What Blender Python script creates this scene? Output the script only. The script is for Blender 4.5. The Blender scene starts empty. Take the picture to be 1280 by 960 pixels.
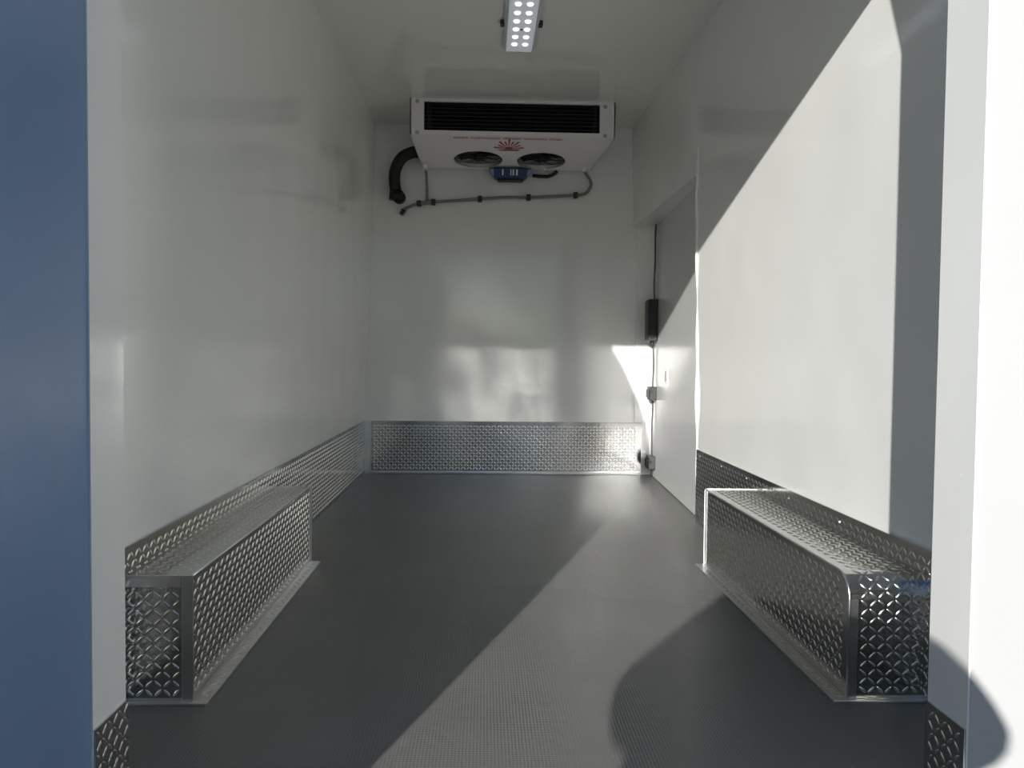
import bpy, bmesh, math, random
from mathutils import Vector, Matrix
random.seed(7)
sc = bpy.context.scene
col = sc.collection

# ------------------------------------------------------------------ camera, sky, sun, exposure
CAM_H, F_PX = 0.65, 980.0
def make_camera(yaw, pitch, roll):
    f = Vector((math.sin(yaw)*math.cos(pitch), math.cos(yaw)*math.cos(pitch), -math.sin(pitch)))
    r = Vector((math.cos(yaw), -math.sin(yaw), 0.0))
    d = f.cross(r)
    r2 = r*math.cos(roll) - d*math.sin(roll)
    d2 = d*math.cos(roll) + r*math.sin(roll)
    cd = bpy.data.cameras.new('camera')
    cd.sensor_fit = 'HORIZONTAL'; cd.sensor_width = 36.0; cd.lens = 36.0*F_PX/1280.0
    cd.clip_start = 0.02; cd.clip_end = 500
    o = bpy.data.objects.new('camera', cd); col.objects.link(o)
    m = Matrix((( r2.x, -d2.x, -f.x, 0.0), (r2.y, -d2.y, -f.y, 0.0), (r2.z, -d2.z, -f.z, CAM_H), (0, 0, 0, 1)))
    o.matrix_world = m
    sc.camera = o
make_camera(math.radians(2.0), math.radians(2.0), math.radians(0.6))

SUN = Vector((0.36, 1.0, -0.285)).normalized()          # the way the sunlight travels
SUN_EL = math.asin(-SUN.z)
w = bpy.data.worlds.new('sky'); sc.world = w; w.use_nodes = True
nt = w.node_tree; nt.nodes.clear()
out = nt.nodes.new('ShaderNodeOutputWorld'); bg = nt.nodes.new('ShaderNodeBackground'); sk = nt.nodes.new('ShaderNodeTexSky')
sk.sky_type = 'NISHITA'; sk.sun_disc = False; sk.sun_elevation = SUN_EL
sk.sun_rotation = math.atan2(-SUN.x, -SUN.y)
sk.air_density = 1.0; sk.dust_density = 0.3; sk.ozone_density = 4.0
bg.inputs['Strength'].default_value = 0.105
nt.links.new(sk.outputs[0], bg.inputs[0]); nt.links.new(bg.outputs[0], out.inputs[0])
sd = bpy.data.lights.new('sun', 'SUN'); sd.energy = 6.9; sd.angle = math.radians(0.53); sd.color = (1.0, 0.985, 0.95)
so = bpy.data.objects.new('sun', sd); col.objects.link(so)
so.rotation_euler = SUN.to_track_quat('-Z', 'Y').to_euler(); so.location = (-2, -6, 4)

sc.view_settings.view_transform = 'Standard'; sc.view_settings.look = 'None'
sc.view_settings.exposure = 0.0; sc.view_settings.gamma = 1.0; sc.view_settings.use_curve_mapping = False
sc.cycles.use_denoising = True
sc.cycles.max_bounces = 12; sc.cycles.diffuse_bounces = 8; sc.cycles.glossy_bounces = 6
sc.cycles.caustics_reflective = True; sc.cycles.blur_glossy = 0.1
sc.cycles.use_guiding = True; sc.cycles.use_surface_guiding = True; sc.cycles.guiding_training_samples = 64
sc.cycles.sample_clamp_indirect = 0.0

# ------------------------------------------------------------------ materials
def mat(name, color, rough=0.5, metal=0.0, bump=None, vary=None, emit=None, ior=1.5):
    m = bpy.data.materials.new(name); m.use_nodes = True
    n = m.node_tree; b = n.nodes['Principled BSDF']
    b.inputs['Base Color'].default_value = (*color, 1); b.inputs['Roughness'].default_value = rough
    b.inputs['Metallic'].default_value = metal; b.inputs['IOR'].default_value = ior
    tc = n.nodes.new('ShaderNodeTexCoord')
    if vary:                                           # (scale, amount): soft blotches of tone
        t = n.nodes.new('ShaderNodeTexNoise'); t.inputs['Scale'].default_value = vary[0]; t.inputs['Detail'].default_value = 4
        n.links.new(tc.outputs['Object'], t.inputs['Vector'])
        r = n.nodes.new('ShaderNodeValToRGB'); a = vary[1]
        r.color_ramp.elements[0].position = .3; r.color_ramp.elements[1].position = .7
        r.color_ramp.elements[0].color = (*[c*(1-a) for c in color], 1); r.color_ramp.elements[1].color = (*[min(1, c*(1+a)) for c in color], 1)
        n.links.new(t.outputs['Fac'], r.inputs['Fac']); n.links.new(r.outputs['Color'], b.inputs['Base Color'])
    if bump:                                           # list of (kind, scale, strength, distance)
        prev = None
        for kind, scale, st, dist in bump:
            if kind == 'noise':
                t = n.nodes.new('ShaderNodeTexNoise'); t.inputs['Detail'].default_value = 1.0; h = t.outputs['Fac']
            elif kind == 'pimple':
                t = n.nodes.new('ShaderNodeTexVoronoi'); t.inputs['Randomness'].default_value = 0.0; h = t.outputs['Distance']
            t.inputs['Scale'].default_value = scale
            n.links.new(tc.outputs['Object'], t.inputs['Vector'])
            bp = n.nodes.new('ShaderNodeBump'); bp.inputs['Strength'].default_value = st; bp.inputs['Distance'].default_value = dist
            n.links.new(h, bp.inputs['Height'])
            if prev: n.links.new(prev, bp.inputs['Normal'])
            prev = bp.outputs['Normal']
        n.links.new(prev, b.inputs['Normal'])
    if emit:
        b.inputs['Emission Color'].default_value = (*emit[0], 1); b.inputs['Emission Strength'].default_value = emit[1]
    return m
M = {}
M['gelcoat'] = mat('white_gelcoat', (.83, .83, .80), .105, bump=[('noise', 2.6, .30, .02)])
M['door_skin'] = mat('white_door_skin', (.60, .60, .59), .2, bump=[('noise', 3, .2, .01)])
M['door_shade'] = mat('shade_blue_door_skin', (.19, .30, .50), .25, bump=[('noise', 3, .2, .01)])  # stands for white skin, the blue shade on it put into the colour
M['ceiling'] = mat('white_ceiling', (.84, .84, .80), .07, bump=[('noise', 2, .2, .02)])
M['floor'] = mat('grey_resin_floor', (.155, .153, .143), .17, bump=[('pimple', 170, .65, .0020), ('noise', 4, .08, .01)], vary=(3, .06), ior=1.2)
M['alu'] = mat('tread_plate_aluminium', (.56, .56, .55), .15, 1.0, bump=[('noise', 30, .06, .003)])
M['bar'] = mat('tread_bar_aluminium', (.78, .78, .75), .24, 1.0)
M['edge'] = mat('bent_aluminium_edge', (.70, .71, .72), .28, 1.0)
M['bead'] = mat('white_sealant', (.85, .85, .83), .4)
M['black'] = mat('black_plastic', (.012, .012, .012), .4)
M['louver'] = mat('black_louver', (.02, .02, .02), .35)
M['void'] = mat('dark_inside', (.004, .004, .004), .8)
M['casing'] = mat('white_enamel_casing', (.84, .81, .80), .3)
M['red'] = mat('red_print', (.42, .03, .05), .5)
M['hose'] = mat('black_hose', (.008, .008, .008), .55)
M['pipe'] = mat('grey_plastic_pipe', (.22, .22, .21), .4)
M['clamp'] = mat('dark_pipe_clamp', (.03, .03, .03), .5)
M['blue'] = mat('blue_housing', (.02, .055, .15), .35)
M['paleblue'] = mat('pale_blue_housing', (.22, .33, .5), .4)
M['white_print'] = mat('white_print', (.8, .82, .85), .5)
M['cable'] = mat('grey_black_cable', (.05, .05, .05), .5)
M['grey'] = mat('grey_latch', (.03, .03, .028), .45)
M['lamp_body'] = mat('lamp_body', (.55, .57, .60), .35)
M['lens'] = mat('lamp_lens', (.62, .64, .70), .25, emit=((.85, .9, 1), .2))
M['led'] = mat('lit_led', (.9, .93, 1), .3, emit=((.9, .95, 1), 1.6))
M['screw'] = mat('steel_screw', (.5, .5, .5), .35, 1.0)
M['asphalt'] = mat('asphalt', (.05, .05, .05), .8, bump=[('noise', 40, .4, .01)], vary=(2, .25))
M['skin'] = mat('skin', (.52, .30, .22), .5)
M['jacket'] = mat('navy_jacket', (.03, .035, .05), .8, bump=[('noise', 60, .3, .003)])
M['trousers'] = mat('grey_trousers', (.06, .06, .065), .85)
M['hair'] = mat('brown_hair', (.05, .03, .02), .6)
M['shoe'] = mat('black_shoe', (.015, .015, .015), .5)

# ------------------------------------------------------------------ mesh helpers
def obj(name, bm, material, parent=None, smooth=False):
    me = bpy.data.meshes.new(name)
    bm.normal_update(); bm.to_mesh(me); bm.free()
    for m in (material if isinstance(material, (list, tuple)) else [material]): me.materials.append(M[m])
    if smooth: me.polygons.foreach_set('use_smooth', [True]*len(me.polygons))
    o = bpy.data.objects.new(name, me); col.objects.link(o)
    if parent is not None: o.parent = parent; o.matrix_parent_inverse = parent.matrix_basis.inverted()
    return o
def thing(name, label, cat, loc, group=None):
    o = bpy.data.objects.new(name, None); o.empty_display_size = .05; o.location = loc; col.objects.link(o)
    return tag(o, label, cat, group)
def tag(o, label, cat, group=None):
    o['label'] = label; o['category'] = cat
    if group: o['group'] = group
    return o
def structure(o, label=None):
    o['kind'] = 'structure'
    if label: o['label'] = label
    return o
def B(): return bmesh.new()
def box(bm, a, b, bev=0.0):
    (x0, y0, z0), (x1, y1, z1) = a, b
    x0, x1 = sorted((x0, x1)); y0, y1 = sorted((y0, y1)); z0, z1 = sorted((z0, z1))
    vs = [bm.verts.new(p) for p in ((x0,y0,z0),(x1,y0,z0),(x1,y1,z0),(x0,y1,z0),(x0,y0,z1),(x1,y0,z1),(x1,y1,z1),(x0,y1,z1))]
    fs = [bm.faces.new([vs[i] for i in q]) for q in ((3,2,1,0),(4,5,6,7),(0,1,5,4),(1,2,6,5),(2,3,7,6),(3,0,4,7))]
    if bev:
        bmesh.ops.bevel(bm, geom=list({e for f in fs for e in f.edges}), offset=bev, segments=2, affect='EDGES', profile=.5)
    return bm
def hexa(bm, p, bev=0.0):                               # eight corners: bottom ring then top ring, counter-clockwise
    vs = [bm.verts.new(q) for q in p]
    fs = [bm.faces.new([vs[i] for i in q]) for q in ((3,2,1,0),(4,5,6,7),(0,1,5,4),(1,2,6,5),(2,3,7,6),(3,0,4,7))]
    if bev: bmesh.ops.bevel(bm, geom=list({e for f in fs for e in f.edges}), offset=bev, segments=2, affect='EDGES', profile=.5)
    return bm
def prism(bm, pts, vec, bev=0.0):                       # polygon pts swept along vec
    a = [bm.verts.new(p) for p in pts]; v = Vector(vec); b = [bm.verts.new(Vector(p)+v) for p in pts]
    n = len(a); fs = [bm.faces.new(a[::-1]), bm.faces.new(b)]
    fs += [bm.faces.new((a[i], a[(i+1)%n], b[(i+1)%n], b[i])) for i in range(n)]
    bmesh.ops.recalc_face_normals(bm, faces=fs)
    if bev: bmesh.ops.bevel(bm, geom=list({e for f in fs for e in f.edges}), offset=bev, segments=2, affect='EDGES', profile=.5)
    return bm
def disc(bm, c, r, axis, h, n=24, r2=None):
    z = Vector(axis).normalized(); x = z.orthogonal().normalized(); y = z.cross(x); r2 = r if r2 is None else r2
    c = Vector(c)
    a = [bm.verts.new(c + (x*math.cos(t)+y*math.sin(t))*r) for t in [2*math.pi*i/n for i in range(n)]]
    b = [bm.verts.new(c + z*h + (x*math.cos(t)+y*math.sin(t))*r2) for t in [2*math.pi*i/n for i in range(n)]]
    bm.faces.new(a[::-1]); bm.faces.new(b)
    for i in range(n): bm.faces.new((a[i], a[(i+1)%n], b[(i+1)%n], b[i]))
    return bm
def spline(pts, k=6):
    P = [Vector(p) for p in pts]; P = [P[0]*2-P[1]] + P + [P[-1]*2-P[-2]]; o = []
    for i in range(1, len(P)-2):
        a, b, c, d = P[i-1:i+3]
        for j in range(k):
            t = j/k
            o.append(.5*((2*b)+(c-a)*t+(2*a-5*b+4*c-d)*t*t+(3*b-a-3*c+d)*t**3))
    o.append(P[-2]); return o
def tube(bm, pts, r, n=10):
    P = [Vector(p) for p in pts]; rings = []; up = None
    for i, p in enumerate(P):
        t = (P[min(i+1, len(P)-1)]-P[max(i-1, 0)]).normalized()
        up = t.orthogonal().normalized() if up is None else (up - t*up.dot(t)).normalized()
        s = t.cross(up); rr = r(i/(len(P)-1)) if callable(r) else r
        rings.append([bm.verts.new(p + (up*math.cos(a)+s*math.sin(a))*rr) for a in [2*math.pi*j/n for j in range(n)]])
    for a, b in zip(rings, rings[1:]):
        for j in range(n): bm.faces.new((a[j], a[(j+1)%n], b[(j+1)%n], b[j]))
    bm.faces.new(rings[0][::-1]); bm.faces.new(rings[-1])
    return bm
def sheet(bm, fn, us, vs, off, cells=None):
    """a slab whose inner face follows fn(u, v); off = thickness vector"""
    off = Vector(off)
    G = [[Vector(fn(u, v)) for v in vs] for u in us]
    keep = [(i, j) for i in range(len(us)-1) for j in range(len(vs)-1) if cells is None or cells((us[i]+us[i+1])/2, (vs[j]+vs[j+1])/2)]
    V, W = {}, {}
    def gv(D, i, j, o):
        if (i, j) not in D: D[(i, j)] = bm.verts.new(G[i][j]+o)
        return D[(i, j)]
    ks = set(keep); fr = []
    for i, j in keep:
        f = bm.faces.new([gv(V, *q, Vector()) for q in ((i,j),(i+1,j),(i+1,j+1),(i,j+1))]); f.smooth = True; fr.append(f)
        f = bm.faces.new([gv(W, *q, off) for q in ((i,j),(i,j+1),(i+1,j+1),(i+1,j))]); fr.append(f)
        for (di, dj), (p, q) in {(-1,0):((i,j),(i,j+1)), (1,0):((i+1,j+1),(i+1,j)), (0,-1):((i+1,j),(i,j)), (0,1):((i,j+1),(i+1,j+1))}.items():
            if (i+di, j+dj) not in ks:
                bm.faces.new([bm.verts.new(G[p[0]][p[1]]), bm.verts.new(G[q[0]][q[1]]), bm.verts.new(G[q[0]][q[1]]+off), bm.verts.new(G[p[0]][p[1]]+off)])
    mid = fr[0]
    mid.normal_update()
    if mid.normal.dot(off) > 0:
        for f in bm.faces: f.normal_flip()
    return bm
def lin(a, b, n): return [a+(b-a)*i/n for i in range(n+1)]

# ------------------------------------------------------------------ the van body
D0, D1, D2 = 1.09, 1.19, 4.336          # rear frame outer and inner face, front wall
ZC, ZH, KICK = 1.91, 1.633, 0.29        # ceiling, rear header, kick plate
XL, XR = -0.539, 0.70                   # rear opening
def left_x(y, z):
    t = (y-1.19)/3.146; a = -.667-.008*t; b = -.66+.058*t
    return a+(b-a)*z/ZC
def right_x(y, z):
    t = (y-1.19)/3.146; a = .846+.012*t; b = .86-.062*t
    return a+(b-a)*z/ZC
bm = B(); sheet(bm, lambda u, v: (left_x(u, v), u, v), lin(D1-.03, D2, 12), lin(0, ZC+.05, 8), (-.06, 0, 0))
structure(obj('wall_left', bm, 'gelcoat'), 'glossy white left side wall')
DOOR_Y, DOOR_Z = 3.085, 1.375
us = lin(D1-.03, DOOR_Y, 7)+lin(DOOR_Y, D2, 5)[1:]; vs = lin(0, DOOR_Z, 6)+lin(DOOR_Z, ZC+.05, 3)[1:]
bm = B(); sheet(bm, lambda u, v: (right_x(u, v), u, v), us, vs, (.06, 0, 0), lambda u, v: u < DOOR_Y or v > DOOR_Z)
structure(obj('wall_right', bm, 'gelcoat'), 'glossy white right side wall with a door opening near the front')
bm = B(); box(bm, (-.85, D2, -.02), (1.1, D2+.06, 2.0)); wf = structure(obj('wall_front', bm, 'gelcoat'), 'glossy white front bulkhead wall')
bm = B(); box(bm, (-.78, D1-.03, ZC), (1.02, D2+.06, ZC+.06)); structure(obj('ceiling', bm, 'ceiling'), 'glossy white ceiling')
bm = B(); box(bm, (-.78, D0-.01, -.06), (1.04, D2+.02, 0)); structure(obj('floor', bm, 'floor'), 'dark grey resin floor with a fine pimpled grip')
# rear frame: two posts and a header as one ring
def ring(bm):
    hexa(bm, [(-.86,D0,-.06),(XL,D0,-.06),(XL,D1,-.06),(-.86,D1,-.06),(-.86,D0,1.40),(XL,D0,1.40),(XL,D1,1.40),(-.86,D1,1.40)])
    hexa(bm, [(XR,D0,-.06),(1.06,D0,-.06),(1.06,D1,-.06),(XR,D1,-.06),(XR,D0,1.40),(1.06,D0,1.40),(1.06,D1,1.40),(XR,D1,1.40)])
    hexa(bm, [(-.86,D0,1.40),(XL,D0,1.40),(XL,D1,1.40),(-.86,D1,1.40),(-.86,D0,ZH),(XL+.03,D0,ZH),(XL+.03,D1,ZH),(-.86,D1,ZH)])
    hexa(bm, [(XR,D0,1.40),(1.06,D0,1.40),(1.06,D1,1.40),(XR,D1,1.40),(XR-.03,D0,ZH),(1.06,D0,ZH),(1.06,D1,ZH),(XR-.03,D1,ZH)])
    box(bm, (-.86, D0, ZH), (1.06, D1, 2.0))
    return bm
wr = structure(obj('wall_rear', ring(B()), 'gelcoat'), 'white rear door frame around the load opening')

# ------------------------------------------------------------------ tread plate
def bars(bm, o, u, v, U, V, p=.0166, keep=None, L=.0093, Wd=.0026, h=.0020, fn=None):
    """raised lens-shaped bars, alternating at right angles, over a U x V rectangle (or over the surface fn(a, b, height))"""
    if fn is None:
        o, u, v = Vector(o), Vector(u).normalized(), Vector(v).normalized(); n = u.cross(v)
        fn = lambda a, b, c: o+u*a+v*b+n*c
    nu, nv = int(U/p), int(V/p); ou, ov = (U-(nu-1)*p)/2, (V-(nv-1)*p)/2; k = math.sqrt(.5)
    for i in range(nu):
        for j in range(nv):
            a, b = ou+i*p, ov+j*p
            if keep and not keep(a, b): continue
            s = 1 if (i+j) % 2 else -1
            d, e = (k, k*s), (-k*s, k)
            P = lambda x, y, c: bm.verts.new(fn(a+d[0]*x+e[0]*y, b+d[1]*x+e[1]*y, c))
            q = [P(x*L, y*Wd, 0) for x, y in ((-1,0),(-.55,-.85),(0,-1),(.55,-.85),(1,0),(.55,.85),(0,1),(-.55,.85))]
            t0 = P(-L*.55, 0, h); t1 = P(L*.55, 0, h)
            for f in ((q[0],q[1],t0),(q[7],q[0],t0),(q[4],q[5],t1),(q[3],q[4],t1),(q[1],q[2],q[3],t1,t0),(q[5],q[6],q[7],t0,t1)):
                bm.faces.new(f)
def relief(parent, *calls):
    bm = B()
    for c in calls: bars(bm, *c[0], **c[1])
    o = obj('tread_relief', bm, 'bar', parent, True); o['kind'] = 'stuff'; return o
T = .004
# left plate: follows the wall; front plate; right plate; the two jamb plates
def plate(name, p0, p1, inward, label):
    p0, p1, n = Vector(p0), Vector(p1), Vector(inward)
    bm = B(); hexa(bm, [p0, p1, p1-n*T, p0-n*T] + [q+Vector((0,0,KICK)) for q in (p0, p1, p1-n*T, p0-n*T)])
    bmesh.ops.recalc_face_normals(bm, faces=bm.faces)
    o = structure(obj(name, bm, 'alu'), label)
    d = p1-p0; 
    return o
x0, x1 = left_x(D1, .15)+.007, left_x(D2, .15)+.011
pl = plate('baseboard_left', (x0, D1+.002, 0), (x1, D2-.005, 0), (1, 0, 0), 'aluminium tread plate along the foot of the left wall')
dv = Vector((x1-x0, D2-.005-D1, 0))
relief(pl, (((x0, D1+.002, .012), dv, (0, 0, 1), dv.length-.01, KICK-.024), {}))
bm = B(); box(bm, (x1+.001, D2-.012, 0), (x1+.035, D2-.0052, KICK)); obj('corner_strip', bm, 'edge', pl)
XF = .875
bm = B(); box(bm, (x1+.002, D2-T-.001, 0), (XF, D2-.001, KICK))
pf = structure(obj('baseboard_front', bm, 'alu'), 'aluminium tread plate along the foot of the front wall')
relief(pf, (((x1+.04, D2-T-.001, .014), (1, 0, 0), (0, 0, 1), XF-.02-x1-.04, KICK-.03), {}))
bm = B(); box(bm, (x1+.036, D2-.02, 0), (XF, D2-.0052, .012), .002); obj('bottom_lip', bm, 'edge', pf)
y0, y1 = D1+.002, DOOR_Y-.006
xa, xb = right_x(y0, .15)-.007, right_x(y1, .15)-.007
pr = plate('baseboard_right', (xa, y0, 0), (xb, y1, 0), (-1, 0, 0), 'aluminium tread plate along the foot of the right wall')
dv = Vector((xb-xa, y1-y0, 0))
relief(pr, (((xb, y1, .012), -dv, (0, 0, 1), dv.length, KICK-.024), {}))
for k, yo in enumerate((.62, .93, 1.28, 1.55, 1.83)):
    yy = y0+yo; xx = xa+(xb-xa)*(yy-y0)/(y1-y0)
    if yy < y1: bm = B(); disc(bm, (xx, yy, KICK-.022), .0045, (-1, 0, 0), .003, 10, .003); obj('rivet', bm, 'screw', pr)
bm = B(); box(bm, (XL, D0+.001, 0), (XL+.003, D1+.001, .125)); a = structure(obj('baseboard_rear', bm, 'alu'), 'tread plate on the foot of the left rear post')
relief(a, (((XL+.003, D0+.002, .004), (0, 1, 0), (0, 0, 1), D1-D0, .12), {}))
bm = B(); box(bm, (XR-.003, D0+.001, 0), (XR, D1+.001, .118)); a = structure(obj('baseboard_rear', bm, 'alu'), 'tread plate on the foot of the right rear post')
relief(a, (((XR-.003, D1, .004), (0, -1, 0), (0, 0, 1), D1-D0-.002, .112), {}))

for xa_, xb_, side in ((-.655, XL-.002, 'left'), (XR+.002, .84, 'right')):
    bm = B(); box(bm, (xa_, D1+.0005, 0), (xb_, D1+.0045, KICK)); a = structure(obj('baseboard_rear', bm, 'alu'), 'tread plate on the inner face of the %s rear post' % side)
    relief(a, (((xb_, D1+.0045, .008), (-1, 0, 0), (0, 0, 1), xb_-xa_, KICK-.016), {}))

# ------------------------------------------------------------------ wheel boxes
BZ = .24
def wheel_box_left():
    xo, xf, ya, yb = -.661, -.537, 1.455, 2.45
    t = thing('wheel_box', 'tread plate wheel box in shade against the left wall', 'wheel box', (xo+.05, (ya+yb)/2, 0), 'tread plate wheel boxes')
    bm = B(); box(bm, (xo, ya, BZ-T), (xf, yb, BZ)); obj('top_panel', bm, 'alu', t)
    bm = B(); box(bm, (xf-T, ya+T, 0), (xf, yb, BZ-T)); sp = obj('side_panel', bm, 'alu', t)
    bm = B(); box(bm, (xo, ya, 0), (xf, ya+T, BZ-T)); obj('end_panel', bm, 'alu', t)
    bm = B(); box(bm, (xo, yb-T, 0), (xf-T, yb, BZ-T)); obj('far_panel', bm, 'alu', t)
    bm = B(); box(bm, (xf, ya, 0), (xf+.03, yb, .005), .001); fl = obj('flange', bm, 'edge', t)
    bm = B(); box(bm, (xo, ya-.012, 0), (xf+.03, ya, .005), .001); obj('flange', bm, 'edge', t)
    bm = B(); box(bm, (xf-.019, ya-.0025, .005), (xf+.0025, ya, BZ), .0008); obj('corner_strip', bm, 'edge', t)
    bm = B(); box(bm, (xo, ya-.0025, BZ-.022), (xf-.0195, ya, BZ), .0008); obj('corner_strip', bm, 'edge', t)
    bm = B(); tube(bm, [(xf+.001, ya, BZ), (xf+.001, yb, BZ)], .0028, 8); obj('folded_edge', bm, 'edge', t, True)
    bm = B(); box(bm, (xf-.001, yb-.02, .005), (xf+.002, yb+.002, BZ)); obj('corner_strip', bm, 'edge', t)
    relief(t, (((xf, ya+.004, .012), (0, 1, 0), (0, 0, 1), yb-ya-.03, BZ-.022), {}),
              (((xo+.002, ya, .008), (1, 0, 0), (0, 0, 1), xf-xo-.023, BZ-.034), {}),
              (((xo+.012, ya+.01, BZ), (1, 0, 0), (0, 1, 0), xf-xo-.018, yb-ya-.02), {'h': .0012}))
    relief(fl, (((xf, ya+.01, .005), (1, 0, 0), (0, 1, 0), .03, yb-ya-.02), {'h': .0012}))
def wheel_box_right():
    xf, xo, ya, yb = .698, .841, 1.452, 2.425; R = .045
    t = thing('wheel_box', 'tread plate wheel box with rolled front edge against the right wall', 'wheel box', ((xf+xo)/2, (ya+yb)/2, 0), 'tread plate wheel boxes')
    arc = [(ya+R-R*math.cos(a), BZ-R+R*math.sin(a)) for a in [math.pi/2*i/8 for i in range(9)]]
    prof = [(ya, 0)]+arc+[(yb, BZ)]
    inn = [(yb, BZ-T)]+[(ya+R-(R-T)*math.cos(a), BZ-R+(R-T)*math.sin(a)) for a in [math.pi/2*i/8 for i in range(8, -1, -1)]]+[(ya+T, 0)]
    bm = B(); 
    A = prof; I = inn[::-1]
    L0 = [bm.verts.new((xf, y, z)) for y, z in A]; L1 = [bm.verts.new((xo, y, z)) for y, z in A]
    J0 = [bm.verts.new((xf, y, z)) for y, z in I]; J1 = [bm.verts.new((xo, y, z)) for y, z in I]
    for i in range(len(A)-1):
        for q in ((L0[i], L0[i+1], L1[i+1], L1[i]), (J0[i+1], J0[i], J1[i], J1[i+1]), (L0[i+1], L0[i], J0[i], J0[i+1]), (L1[i], L1[i+1], J1[i+1], J1[i])):
            f = bm.faces.new(q)
    bmesh.ops.recalc_face_normals(bm, faces=bm.faces)
    obj('top_panel', bm, 'alu', t)
    bm = B(); prism(bm, [(xf, y, z) for y, z in [(ya+.002, 0)]+[(y+.002, z-.002) for y, z in arc]+[(yb, BZ-.002), (yb, 0)]], (T, 0, 0)); obj('side_panel', bm, 'alu', t)
    bm = B(); box(bm, (xf+T, yb-T, 0), (xo, yb, BZ-T)); obj('far_panel', bm, 'alu', t)
    bm = B(); box(bm, (xf-.032, ya-.012, 0), (xf, yb, .005), .001); fl = obj('flange', bm, 'edge', t)
    bm = B(); box(bm, (xf, ya-.012, 0), (xo, ya, .005), .001); obj('flange', bm, 'edge', t)
    bm = B(); tube(bm, [(xf-.001, ya-.001, .005)]+[(xf-.001, y, z) for y, z in arc]+[(xf-.001, yb, BZ)], .003, 8); obj('folded_edge', bm, 'edge', t, True)
    bm = B(); box(bm, (xf-.0025, ya-.002, .005), (xf+.016, ya, BZ-R), .0006); obj('corner_strip', bm, 'edge', t)
    bm = B(); tube(bm, [(xf-.003, yb, .004), (xf-.003, yb, BZ-.002), (xf+.001, yb, BZ+.001), (xo, yb, BZ+.001)], .0018, 8); obj('sealant_bead', bm, 'bead', t, True)
    def roll(a, b, c):                                  # up the end, over the rolled edge, along the top
        x = xf+.018+a; b = b+.012
        if b < BZ-R: return (x, ya-c, b)
        if b < BZ-R+R*math.pi/2:
            q = (b-(BZ-R))/R; return (x, ya+R-(R+c)*math.cos(q), BZ-R+(R+c)*math.sin(q))
        return (x, ya+R+(b-(BZ-R)-R*math.pi/2), BZ+c)
    relief(t, (((xf, yb-.01, .012), (0, -1, 0), (0, 0, 1), yb-ya-.03, BZ-.022), {'keep': lambda a, b: not (a > yb-ya-.055 and b > BZ-.07)}),
              ((None, None, None, xo-xf-.022, (BZ-R)+R*math.pi/2+(yb-ya-R)-.03), {'fn': roll}))
    relief(fl, (((xf-.031, ya, .005), (1, 0, 0), (0, 1, 0), .03, yb-ya-.02), {'h': .0012}))
wheel_box_left(); wheel_box_right()

# ------------------------------------------------------------------ side door, its edge strip, rear doors, ground
def sdx(y): return .868+(y-DOOR_Y)*.05                 # inner skin of the side door
bm = B(); ya, yb = DOOR_Y-.02, D2-.002
hexa(bm, [(sdx(ya), ya, .004), (sdx(yb), yb, .004), (sdx(yb)+.05, yb, .004), (sdx(ya)+.05, ya, .004),
          (sdx(ya), ya, DOOR_Z+.03), (sdx(yb), yb, DOOR_Z+.03), (sdx(yb)+.05, yb, DOOR_Z+.03), (sdx(ya)+.05, ya, DOOR_Z+.03)])
bmesh.ops.recalc_face_normals(bm, faces=bm.faces)
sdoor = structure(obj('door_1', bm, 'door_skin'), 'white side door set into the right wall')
bm = B(); box(bm, (sdx(3.86)-.006, 3.845, .52), (sdx(3.86)+.001, 3.885, .60), .002); obj('latch_plate', bm, 'bead', sdoor)
bm = B(); box(bm, (sdx(3.86)-.012, 3.857, .535), (sdx(3.86)-.006, 3.872, .585), .002); obj('latch_pull', bm, 'pipe', sdoor)
# wavy rubber edge that closes the cut end of the right wall
bm = B(); pts = [(right_x(DOOR_Y, z)-.001+.003*math.sin(z*9)+.002*math.sin(z*23), DOOR_Y+.002+.006*math.sin(z*7+1), z) for z in lin(0, 1.48, 50)]
tube(bm, pts, .0055, 8); structure(obj('trim_1', bm, 'bead', None, True), 'wavy white edge strip on the cut end of the right wall')
bm = B(); box(bm, (.835, D2-.008, KICK+.002), (sdx(D2), D2-.0005, DOOR_Z)); structure(obj('trim_2', bm, 'gelcoat'), 'narrow white cover strip in the front right corner')
bm = B(); hexa(bm, [(right_x(DOOR_Y,1.38)-.006, DOOR_Y+.01, DOOR_Z-.005), (right_x(D2,1.38)-.006, D2-.01, DOOR_Z-.005), (sdx(D2)+.01, D2-.01, DOOR_Z-.005), (sdx(DOOR_Y)+.02, DOOR_Y+.01, DOOR_Z-.005),
                    (right_x(DOOR_Y,1.38)-.006, DOOR_Y+.01, DOOR_Z+.05), (right_x(D2,1.38)-.006, D2-.01, DOOR_Z+.05), (sdx(D2)+.01, D2-.01, DOOR_Z+.05), (sdx(DOOR_Y)+.02, DOOR_Y+.01, DOOR_Z+.05)])
bmesh.ops.recalc_face_normals(bm, faces=bm.faces)
structure(obj('trim_3', bm, 'gelcoat'), 'white strip over the side door')
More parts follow.
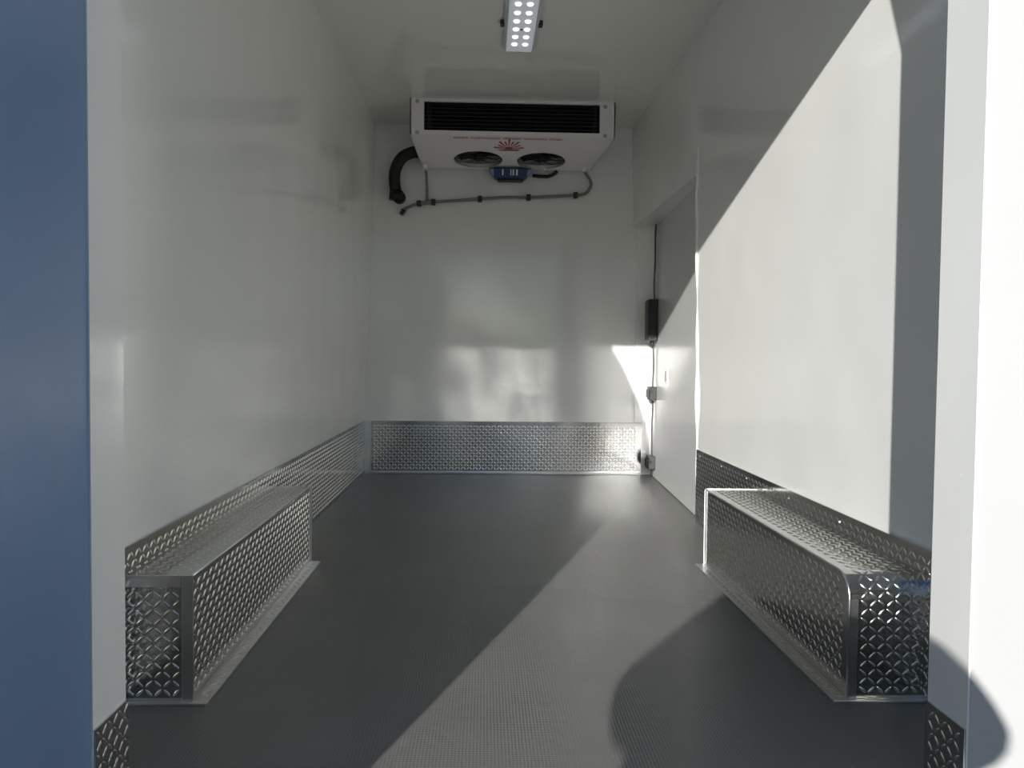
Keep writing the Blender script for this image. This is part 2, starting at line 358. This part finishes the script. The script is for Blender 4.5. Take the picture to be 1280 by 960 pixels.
# left rear door, swung out behind the opening, its free top corner well rounded
hx, hy = XL-.003, D0-.001
dirv = Vector((-.437-hx, .49-hy, 0)); Ld = dirv.length; dirv.normalize(); nrm = Vector((-dirv.y, dirv.x, 0))
def door_leaf(name, h, d, n, prof, th, label, paint='door_skin'):
    bm = B(); h = Vector(h)
    prism(bm, [h+d*s+Vector((0, 0, z)) for s, z in prof], n*th)
    return structure(obj(name, bm, paint), label)
prof = [(0, -.05), (Ld, -.05), (Ld, 1.12), (Ld-.03, 1.25), (Ld-.085, 1.37), (Ld-.17, 1.465), (Ld-.31, 1.59), (Ld-.45, 1.675), (0, 1.70)]
nl = Vector((-1, 0, 0))
d2 = door_leaf('door_2', (hx, hy, 0), dirv, nl, prof, .05, 'left rear door standing open, blue shade put into its colour', 'door_shade')
dr = Vector((.43, -.90, 0)).normalized(); nr = Vector((1, 0, 0))
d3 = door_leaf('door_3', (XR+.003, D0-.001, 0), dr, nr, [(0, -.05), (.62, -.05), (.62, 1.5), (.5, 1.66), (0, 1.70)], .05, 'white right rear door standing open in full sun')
bm = B(); box(bm, (-150, -150, -.75), (150, 150, -.70)); structure(obj('ground', bm, 'asphalt'), 'asphalt yard the van stands on')
bm = B(); box(bm, (-90, -61, -.72), (90, -60, 2.35)); structure(obj('wall_yard', bm, 'asphalt'), 'long low grey wall across the far end of the yard')

# ------------------------------------------------------------------ ceiling light
lx, ly0, ly1 = .126, 2.33, 3.225
t = thing('ceiling_light', 'narrow LED strip light with two rows of bright diodes on the ceiling', 'ceiling light', (lx, 2.78, ZC))
bm = B(); box(bm, (lx-.066, ly0, ZC-.014), (lx+.066, ly1, ZC), .003); obj('housing', bm, 'lamp_body', t)
bm = B(); box(bm, (lx-.052, ly0+.012, ZC-.03), (lx+.052, ly1-.012, ZC-.014), .006); obj('lens', bm, 'lens', t)
led = None
for k in range(12):
    for s in (-1, 1):
        if led is None:
            bm = B(); disc(bm, (0, 0, 0), .0125, (0, 0, -1), .005, 16, .010); led = obj('led', bm, 'led', t); o = led
        else:
            o = led.copy(); col.objects.link(o)
        o.location = (lx+s*.021, 3.13-.0707*k, ZC-.0295)
        o.matrix_parent_inverse = t.matrix_basis.inverted()
for y in (2.55, 2.99):
    for s in (-1, 1):
        bm = B(); box(bm, (lx+s*.064, y-.014, ZC-.018), (lx+s*.080, y+.014, ZC-.0001), .002); obj('clip', bm, 'clamp', t)
    bm = B(); disc(bm, (lx, y, ZC-.0295), .0055, (0, 0, -1), .003, 10); obj('screw', bm, 'clamp', t)
bm = B(); box(bm, (lx-.05, ly1-.012, ZC-.027), (lx+.05, ly1-.001, ZC-.014), .003); obj('end_cap', bm, 'lamp_body', t)

# ------------------------------------------------------------------ evaporator
EX0, EX1, EYF, EYB, EZF, EZB = -.378, .634, 3.90, 4.30, 1.735, 1.668
def ez(y): return EZF+(EZB-EZF)*(y-EYF)/(EYB-EYF)
t = thing('evaporator_unit', 'white slimline cooling evaporator with black grille and two fans under the ceiling', 'cooling unit', (.128, 4.1, ZC))
GX0, GX1, GZ0, GZ1 = -.309, .557, 1.757, 1.896
bm = B(); th = .012                      # casing: front frame round the grille, sides, underside with two fan holes, back
for a, b in (((EX0, GZ0-.022), (EX1, GZ0)), ((EX0, GZ1), (EX1, ZC)), ((EX0, GZ0), (GX0, GZ1)), ((GX1, GZ0), (EX1, GZ1))):
    box(bm, (a[0], EYF, a[1]), (b[0], EYF+th, b[1]))
FC = [(-.045, 4.185), (.288, 4.19)]; FR = .128
xb0, xb1 = EX0+.03, EX1-.068
hexa(bm, [(EX0, EYF, EZF), (EX0+.006, EYF, EZF), (xb0+.006, EYB, EZB), (xb0, EYB, EZB), (EX0, EYF, ZC), (EX0+.006, EYF, ZC), (xb0+.006, EYB, ZC), (xb0, EYB, ZC)])
hexa(bm, [(EX1-.006, EYF, EZF), (EX1, EYF, EZF), (xb1, EYB, EZB), (xb1-.006, EYB, EZB), (EX1-.006, EYF, ZC), (EX1, EYF, ZC), (xb1, EYB, ZC), (xb1-.006, EYB, ZC)])
box(bm, (xb0, EYB-.006, EZB), (xb1, EYB, ZC))
ca = obj('casing', bm, 'casing', t)
# underside sheet with round holes, made as radial fans in three bays
def underside(bm):
    def P(x, y): return (x, y, ez(y))
    def edge_x(y):
        s = (y-EYF)/(EYB-EYF); return EX0+(xb0-EX0)*s, EX1+(xb1-EX1)*s
    cuts = [None, .1215, None]
    n = 32
    for k, (cx, cy) in enumerate(FC):
        def boundary(a):
            dx, dy = math.cos(a), math.sin(a); best = 9
            ys = (EYF, EYB)
            if dy > 1e-6: best = min(best, (EYB-cy)/dy)
            if dy < -1e-6: best = min(best, (EYF-cy)/dy)
            # left and right borders of this bay
            for side in (0, 1):
                if (k == 0 and side == 1) or (k == 1 and side == 0):
                    X = .1215
                    if abs(dx) > 1e-6 and (X-cx)/dx > 0: best = min(best, (X-cx)/dx)
                else:
                    lo, hi = 0, 2
                    for _ in range(40):
                        m = (lo+hi)/2; e = edge_x(cy+dy*m)[side]
                        inside = (cx+dx*m > e) if side == 0 else (cx+dx*m < e)
                        lo, hi = (m, hi) if inside else (lo, m)
                    best = min(best, lo)
            return cx+dx*best, cy+dy*best
        angs = [2*math.pi*i/64 for i in range(64)]
        for yy in (EYF, EYB):
            for X in ((edge_x(yy)[0], .1215) if k == 0 else (.1215, edge_x(yy)[1])): angs.append(math.atan2(yy-cy, X-cx) % (2*math.pi))
        angs = sorted(set(angs))
        inner = [bm.verts.new(P(cx+FR*math.cos(a), min(EYB-.004, cy+.82*FR*math.sin(a)))) for a in angs]
        outer = [bm.verts.new(P(*boundary(a))) for a in angs]
        m = len(angs)
        for i in range(m):
            j = (i+1) % m
            bm.faces.new((inner[i], outer[i], outer[j], inner[j])[::-1])
    return bm
obj('underside', underside(B()), 'casing', t)
bm = B(); box(bm, (GX0-.005, EYF+.05, GZ0-.01), (GX1+.005, EYF+.055, GZ1+.01)); g = obj('grille', bm, 'void', t)
sl = None
for k in range(7):
    z = GZ0+.012+k*.0188
    bm = B(); hexa(bm, [(GX0, EYF+.004, z), (GX1, EYF+.004, z), (GX1, EYF+.035, z+.010), (GX0, EYF+.035, z+.010),
                        (GX0, EYF+.004, z+.003), (GX1, EYF+.004, z+.003), (GX1, EYF+.035, z+.013), (GX0, EYF+.035, z+.013)])
    obj('slat', bm, 'louver', g)
for x in (GX0+.02, GX0+.03, GX1-.03, GX1-.02):
    bm = B(); box(bm, (x-.002, EYF+.002, GZ0), (x+.002, EYF+.006, GZ1)); obj('grille_bar', bm, 'louver', g)
for cx, cy in FC:
    bm = B(); nrm2 = Vector((0, EZB-EZF, EYB-EYF)).normalized()
    c = Vector((cx, cy, ez(cy)))
    f = bm  # the fan well behind the hole
    disc(f, (cx, cy, ez(cy)+.055), FR+.012, (0, 0, 1), .006, 32); fan = obj('fan', f, 'void', t)
    bm = B(); disc(bm, (cx, cy, ez(cy)+.008), .042, (0, 0, 1), .04, 20); obj('fan_hub', bm, 'black', fan)
    bm = B()
    for q in range(7):
        a = 2*math.pi*q/7; ca_, sa = math.cos(a), math.sin(a)
        def W(r, s, z): return (cx+r*ca_-s*sa, min(EYB-.012, cy+.9*(r*sa+s*ca_)), ez(cy)+z)
        v = [bm.verts.new(p) for p in (W(.04, -.015, .018), W(.118, -.03, .015), W(.118, .03, .038), W(.04, .015, .034))]
        bm.faces.new(v); v2 = [bm.verts.new(p.co+Vector((0, 0, .003))) for p in v]; bm.faces.new(v2[::-1])
        for i in range(4): bm.faces.new((v[i], v2[i], v2[(i+1)%4], v[(i+1)%4]))
    obj('fan_blades', bm, 'black', fan)
    bm = B()
    for r in (.05, .075, .10, .124):
        tube(bm, [(cx+r*math.cos(a), min(EYB-.008, cy+.82*r*math.sin(a)), ez(cy)+.006) for a in lin(0, 2*math.pi, 32)], .0014, 5)
    for q in range(3):
        a = math.pi*q/3; tube(bm, [(cx-.126*math.cos(a), cy-.102*math.sin(a), ez(cy)+.006), (cx+.126*math.cos(a), cy+.102*math.sin(a), ez(cy)+.006)], .0016, 5)
    obj('fan_guard', bm, 'black', fan)
for x, z in ((EX0+.035, 1.897), (EX1-.05, 1.888), (EX0+.035, 1.745), (EX1-.05, 1.745)):
    bm = B(); disc(bm, (x, EYF, z), .010, (0, -1, 0), .004, 12, .008); obj('screw', bm, 'screw', t)
# red line of small lettering (too blurred to read) and the red emblem below it
def U(x, y, h=.0012): return Vector((x, y, ez(y)-h))
def flat(bm, pts, h=.0014):
    a = [bm.verts.new(U(x, y, h)) for x, y in pts]; f = bm.faces.new(a); 
    f.normal_update()
    if f.normal.z > 0: f.normal_flip()
bm = B(); x = -.165
words = [7, 13, 8, 10, 6]; rng = random.Random(3)
for wl in words:
    for _ in range(wl):
        lw = rng.choice((.006, .008, .009)); k = rng.random()
        flat(bm, [(x, 3.916), (x+.0022, 3.916), (x+.0022, 3.934), (x, 3.934)])
        flat(bm, [(x+lw-.0022, 3.916), (x+lw, 3.916), (x+lw, 3.934), (x+lw-.0022, 3.934)], .0016)
        yy = 3.916 if k < .35 else (3.924 if k < .7 else 3.931)
        flat(bm, [(x, yy), (x+lw, yy), (x+lw, yy+.003), (x, yy+.003)], .0018)
        x += lw+.0035
    x += .012
obj('lettering', bm, 'red', t)
bm = B(); cx, cy = .112, 4.045
for q in range(9):
    a = math.pi*(q+.5)/9; r0, r1 = .026, .075 if q % 2 == 0 else .062; dw = .085
    flat(bm, [(cx+r0*math.cos(a-dw), cy-1.45*r0*math.sin(a-dw)), (cx+r1*math.cos(a-dw*.9), cy-1.45*r1*math.sin(a-dw*.9)), (cx+r1*1.05*math.cos(a), cy-1.45*r1*1.05*math.sin(a)), (cx+r1*math.cos(a+dw*.9), cy-1.45*r1*math.sin(a+dw*.9)), (cx+r0*math.cos(a+dw), cy-1.45*r0*math.sin(a+dw))])
flat(bm, [(cx+.024*math.cos(a), cy-.03*math.sin(a)) for a in lin(0, math.pi, 10)], .0018)
flat(bm, [(cx-.06, cy+.006), (cx+.06, cy+.006), (cx+.045, cy+.02), (cx-.045, cy+.02)], .0016)
obj('emblem', bm, 'red', t)
for x in (xb0+.02, xb1-.035):
    bm = B(); disc(bm, (x, EYB-.035, ez(EYB-.035)-.02), .013, (0, 0, 1), .022, 12); obj('drain_spout', bm, 'casing', t)

# blue housing under the unit
t = thing('condensate_pump', 'small blue housing with white markings under the cooling unit', 'pump', (.13, 4.29, 1.665))
bm = B(); hexa(bm, [(.045, 4.27, 1.612), (.21, 4.27, 1.612), (.21, 4.332, 1.612), (.045, 4.332, 1.612), (.012, 4.25, 1.664), (.246, 4.25, 1.664), (.246, 4.332, 1.664), (.012, 4.332, 1.664)], .006); obj('housing', bm, 'blue', t)
for s, (xa_, xb_) in ((0, (.014, .036)), (1, (.222, .244))):
    bm = B(); hexa(bm, [(xa_+(.016 if s == 0 else -.006), 4.262, 1.626), (xb_+(.006 if s == 0 else -.016), 4.262, 1.626), (xb_+(.006 if s == 0 else -.016), 4.28, 1.626), (xa_+(.016 if s == 0 else -.006), 4.28, 1.626),
                        (xa_, 4.246, 1.658), (xb_, 4.246, 1.658), (xb_, 4.27, 1.658), (xa_, 4.27, 1.658)], .003); obj('side_lug', bm, 'paleblue', t)
def face_y(z): return 4.25+(1.664-z)*.385-.0012
for x, w_ in ((.083, .008), (.128, .005), (.140, .008), (.158, .010)):
    bm = B(); v = [bm.verts.new(p) for p in ((x, face_y(1.627), 1.627), (x+w_, face_y(1.627), 1.627), (x+w_, face_y(1.657), 1.657), (x, face_y(1.657), 1.657))]; bm.faces.new(v); obj('white_marking', bm, 'white_print', t)
bm = B(); box(bm, (.06, 4.275, 1.602), (.20, 4.33, 1.612), .003); obj('base_tray', bm, 'black', t)
bm = B(); tube(bm, spline([(.251, 4.315, 1.640), (.29, 4.312, 1.636), (.335, 4.312, 1.637), (.365, 4.312, 1.648), (.385, 4.312, 1.664)]), .009, 8)
tag(obj('short_hose', bm, 'hose', None, True), 'short bent black hose beside the blue housing', 'hose')

# thick black hose on the left of the unit
t = thing('insulated_hose', 'thick black insulated hose bending down the front wall left of the cooling unit', 'hose', (-.49, 4.30, 1.6))
bm = B(); tube(bm, spline([(-.358, 4.27, 1.742), (-.40, 4.275, 1.742), (-.455, 4.28, 1.715), (-.488, 4.285, 1.66), (-.497, 4.288, 1.60), (-.49, 4.29, 1.545), (-.487, 4.29, 1.525)]), .031, 16); obj('hose', bm, 'hose', t, True)
bm = B(); disc(bm, (-.486, 4.29, 1.492), .040, (0, 0, 1), .045, 20, .036); obj('collar', bm, 'hose', t, True)
bm = B(); disc(bm, (-.474, 4.30, 1.510), .034, (0, 1, 0), .035, 20); obj('wall_gland', bm, 'hose', t)

# drain pipe along the front wall
t = thing('drain_pipe', 'thin grey drain pipe clipped across the front wall under the cooling unit', 'pipe', (0, 4.315, 1.5))
yp = 4.316
bm = B(); tube(bm, spline([(-.462, yp, 1.438), (-.42, yp, 1.458), (-.375, yp, 1.476), (-.30, yp, 1.486), (-.17, yp, 1.497), (-.035, yp, 1.508), (.10, yp, 1.519), (.231, yp, 1.521), (.37, yp, 1.529), (.489, yp, 1.538), (.545, yp, 1.55), (.570, yp, 1.585), (.568, yp-.01, 1.615), (.536, 4.27, 1.648)]), .0085, 10); obj('pipe', bm, 'pipe', t, True)
bm = B(); tube(bm, [(-.322, yp, 1.484), (-.323, yp, 1.56), (-.326, 4.27, 1.645)], .007, 10); obj('riser', bm, 'pipe', t, True)
bm = B(); tube(bm, [(-.38, yp, 1.475), (-.285, yp, 1.488)], .012, 12); obj('tee_joint', bm, 'pipe', t, True)
for x, z in ((-.366, 1.478), (-.288, 1.487), (-.035, 1.508), (.231, 1.521), (.489, 1.538)):
    bm = B(); box(bm, (x-.012, yp-.013, z-.016), (x+.012, D2-.0005, z+.016), .004); obj('clamp', bm, 'clamp', t)
bm = B(); disc(bm, (-.462, yp, 1.436), .017, (.5, 0, -.4), .02, 14); obj('end_fitting', bm, 'clamp', t)

# door switch line in the front right corner: cable, black box, two small latches
cx_ = .905
bm = B(); pts = [(.915, 4.22, 1.395), (.918, 4.225, 1.30), (.926, 4.235, 1.18), (.929, 4.24, 1.05), (.929, 4.24, .93), (.928, 4.24, .73), (.931, 4.235, .62), (.927, 4.235, .50), (.922, 4.24, .42), (.923, 4.24, .25), (.919, 4.24, .08), (.921, 4.24, .01)]
tube(bm, spline([(sdx(p[1])-.008-(.004 if i % 2 else 0), p[1], p[2]) for i, p in enumerate(pts)]), .0045, 8)
tag(obj('cable', bm, 'cable', None, True), 'thin dark cable running down the front edge of the side door', 'cable')
t = thing('door_switch_box', 'tall narrow black box on the cable beside the side door', 'switch box', (.9, 4.2, .73))
bm = B(); box(bm, (.872, 4.165, .742), (sdx(4.2)-.001, 4.255, .965), .006); obj('case', bm, 'black', t)
bm = B(); box(bm, (.868, 4.172, .752), (.872, 4.248, .955), .0015); obj('cover', bm, 'cable', t)
bm = B(); disc(bm, (.90, 4.21, .72), .010, (0, 0, 1), .024, 12); obj('cable_gland', bm, 'black', t)
for z, lab in ((.46, 'upper small dark latch on the side door cable'), (.085, 'lower small dark latch near the floor on the side door cable')):
    t = thing('door_latch', lab, 'latch', (.9, 4.21, z), 'door latches on the cable')
    bm = B(); box(bm, (.885, 4.17, z-.036), (sdx(4.2)-.001, 4.25, z+.036), .005); obj('body', bm, 'grey', t)
    bm = B(); box(bm, (.877, 4.185, z-.022), (.885, 4.235, z+.022), .003); obj('catch', bm, 'cable', t)
    bm = B(); disc(bm, (.89, 4.17, z+.01), .010, (0, -1, 0), .008, 12); obj('keeper', bm, 'black', t)
# ------------------------------------------------------------------ the person taking the picture (casts the rounded shadow)
def skin_mesh(name, nodes, edges, root, levels=2):
    me = bpy.data.meshes.new(name); me.from_pydata([n[0] for n in nodes], edges, []); o = bpy.data.objects.new(name, me); col.objects.link(o)
    md = o.modifiers.new('skin', 'SKIN'); md.use_smooth_shade = True
    for i, n in enumerate(nodes):
        r = n[1]; r = r if isinstance(r, tuple) else (r, r)
        me.skin_vertices[0].data[i].radius = r; me.skin_vertices[0].data[i].use_root = (i == root)
    s = o.modifiers.new('sub', 'SUBSURF'); s.levels = levels; s.render_levels = levels
    dg = bpy.context.evaluated_depsgraph_get(); dg.update()
    m2 = bpy.data.meshes.new_from_object(o.evaluated_get(dg)); bpy.data.objects.remove(o)
    return m2
def person():
    t = thing('person', 'person in a dark jacket standing behind the open doors, raising a camera with both hands', 'person', (-.04, -.33, -.70))
    N, E = [], []
    def nd(p, r, parent=None):
        N.append((p, r)); i = len(N)-1
        if parent is not None: E.append((parent, i))
        return i
    pel = nd((-.095, -.34, .16), (.335, .14)); sp = nd((-.095, -.345, .36), (.31, .15), pel); ch = nd((-.055, -.34, .52), (.205, .125), sp)
    nb = nd((-.06, -.335, .645), (.075, .065), ch); nk = nd((-.075, -.32, .70), .05, nb); hd0 = nd((-.085, -.30, .765), (.058, .07), nk)
    hd1 = nd((-.09, -.30, .83), (.07, .085), hd0); nd((-.09, -.305, .885), (.055, .068), hd1)
    for s in (-1, 1):
        sh = nd((-.045+s*.175, -.335, .61), .062, ch); el = nd((-.045+s*.262-(.035 if s < 0 else 0), -.26, .47), .066, sh); fa = nd((-.03+s*.16, -.14, .555), .048, el)
        wr_ = nd((s*.092-.004, -.075, .612), .028, fa); pm = nd((s*.074, -.045, .645), (.020, .034), wr_)
        for k in range(4):
            z = .673-k*.016; q = nd((s*.066, -.030, z), .0085, pm)
            q2 = nd((s*.058, -.012, z+.002), .0080, q); nd((s*(.040-.003*abs(k-1)), -.010, z+.002), .0072, q2)
        th1 = nd((s*.068, -.066, .640), .010, pm); nd((s*.040, -.068, .642), .0085, th1)
        hp = nd((-.04+s*.095, -.34, .12), .095, pel); kn = nd((-.04+s*.105, -.315, -.24), .062, hp); an = nd((-.04+s*.11, -.345, -.60), .042, kn)
        hl = nd((-.04+s*.112, -.35, -.655), .042, an); nd((-.04+s*.135, -.20, -.668), (.040, .030), hl)
    me = skin_mesh('body', N, E, 0)
    for m in ('jacket', 'trousers', 'skin', 'shoe'): me.materials.append(M[m])
    for p in me.polygons:
        c = p.center; p.use_smooth = True
        p.material_index = 3 if c.z < -.60 else 1 if c.z < .17 else 2 if (c.z > .675 and c.y < -.2) or (c.y > -.088 and c.z > .55) else 0
    o = bpy.data.objects.new('body', me); col.objects.link(o); o.parent = t; o.matrix_parent_inverse = t.matrix_basis.inverted()
    bm = B(); bmesh.ops.create_uvsphere(bm, u_segments=20, v_segments=14, radius=1)
    for v in bm.verts: v.co = Vector((-.09+v.co.x*.083, -.318+v.co.y*.092, .86+v.co.z*.082))
    bmesh.ops.delete(bm, geom=[v for v in bm.verts if v.co.z < .80 or (v.co.y > -.262 and v.co.z < .885)], context='VERTS'); obj('hair', bm, 'hair', t, True)
    for s in (-1, 1):
        bm = B(); bmesh.ops.create_uvsphere(bm, u_segments=10, v_segments=8, radius=.010)
        for v in bm.verts: v.co += Vector((-.09+s*.030, -.226, .825))
        obj('eye', bm, 'white_print', t, True)
        bm = B(); bmesh.ops.create_uvsphere(bm, u_segments=10, v_segments=8, radius=1)
        for v in bm.verts: v.co = Vector((-.09+s*.078+v.co.x*.010, -.305+v.co.y*.018, .818+v.co.z*.028))
        obj('ear', bm, 'skin', t, True)
    bm = B(); prism(bm, [(-.101, -.222, .795), (-.079, -.222, .795), (-.09, -.226, .835)], (0, .018, -.004), .004); obj('nose', bm, 'skin', t, True)
    bm = B(); box(bm, (-.110, -.232, .768), (-.070, -.224, .775), .003); obj('mouth', bm, 'red', t)
    t = thing('compact_camera', 'small black compact camera held up in both hands', 'camera', (0, -.04, .65))
    bm = B(); box(bm, (-.050, -.052, .626), (.050, -.030, .680), .004); obj('case', bm, 'black', t)
    bm = B(); disc(bm, (0, -.030, .652), .024, (0, 1, 0), .014, 24, .021); obj('lens_barrel', bm, 'edge', t)
    bm = B(); disc(bm, (.03, -.041, .680), .006, (0, 0, 1), .004, 12); obj('shutter_button', bm, 'edge', t)
person()
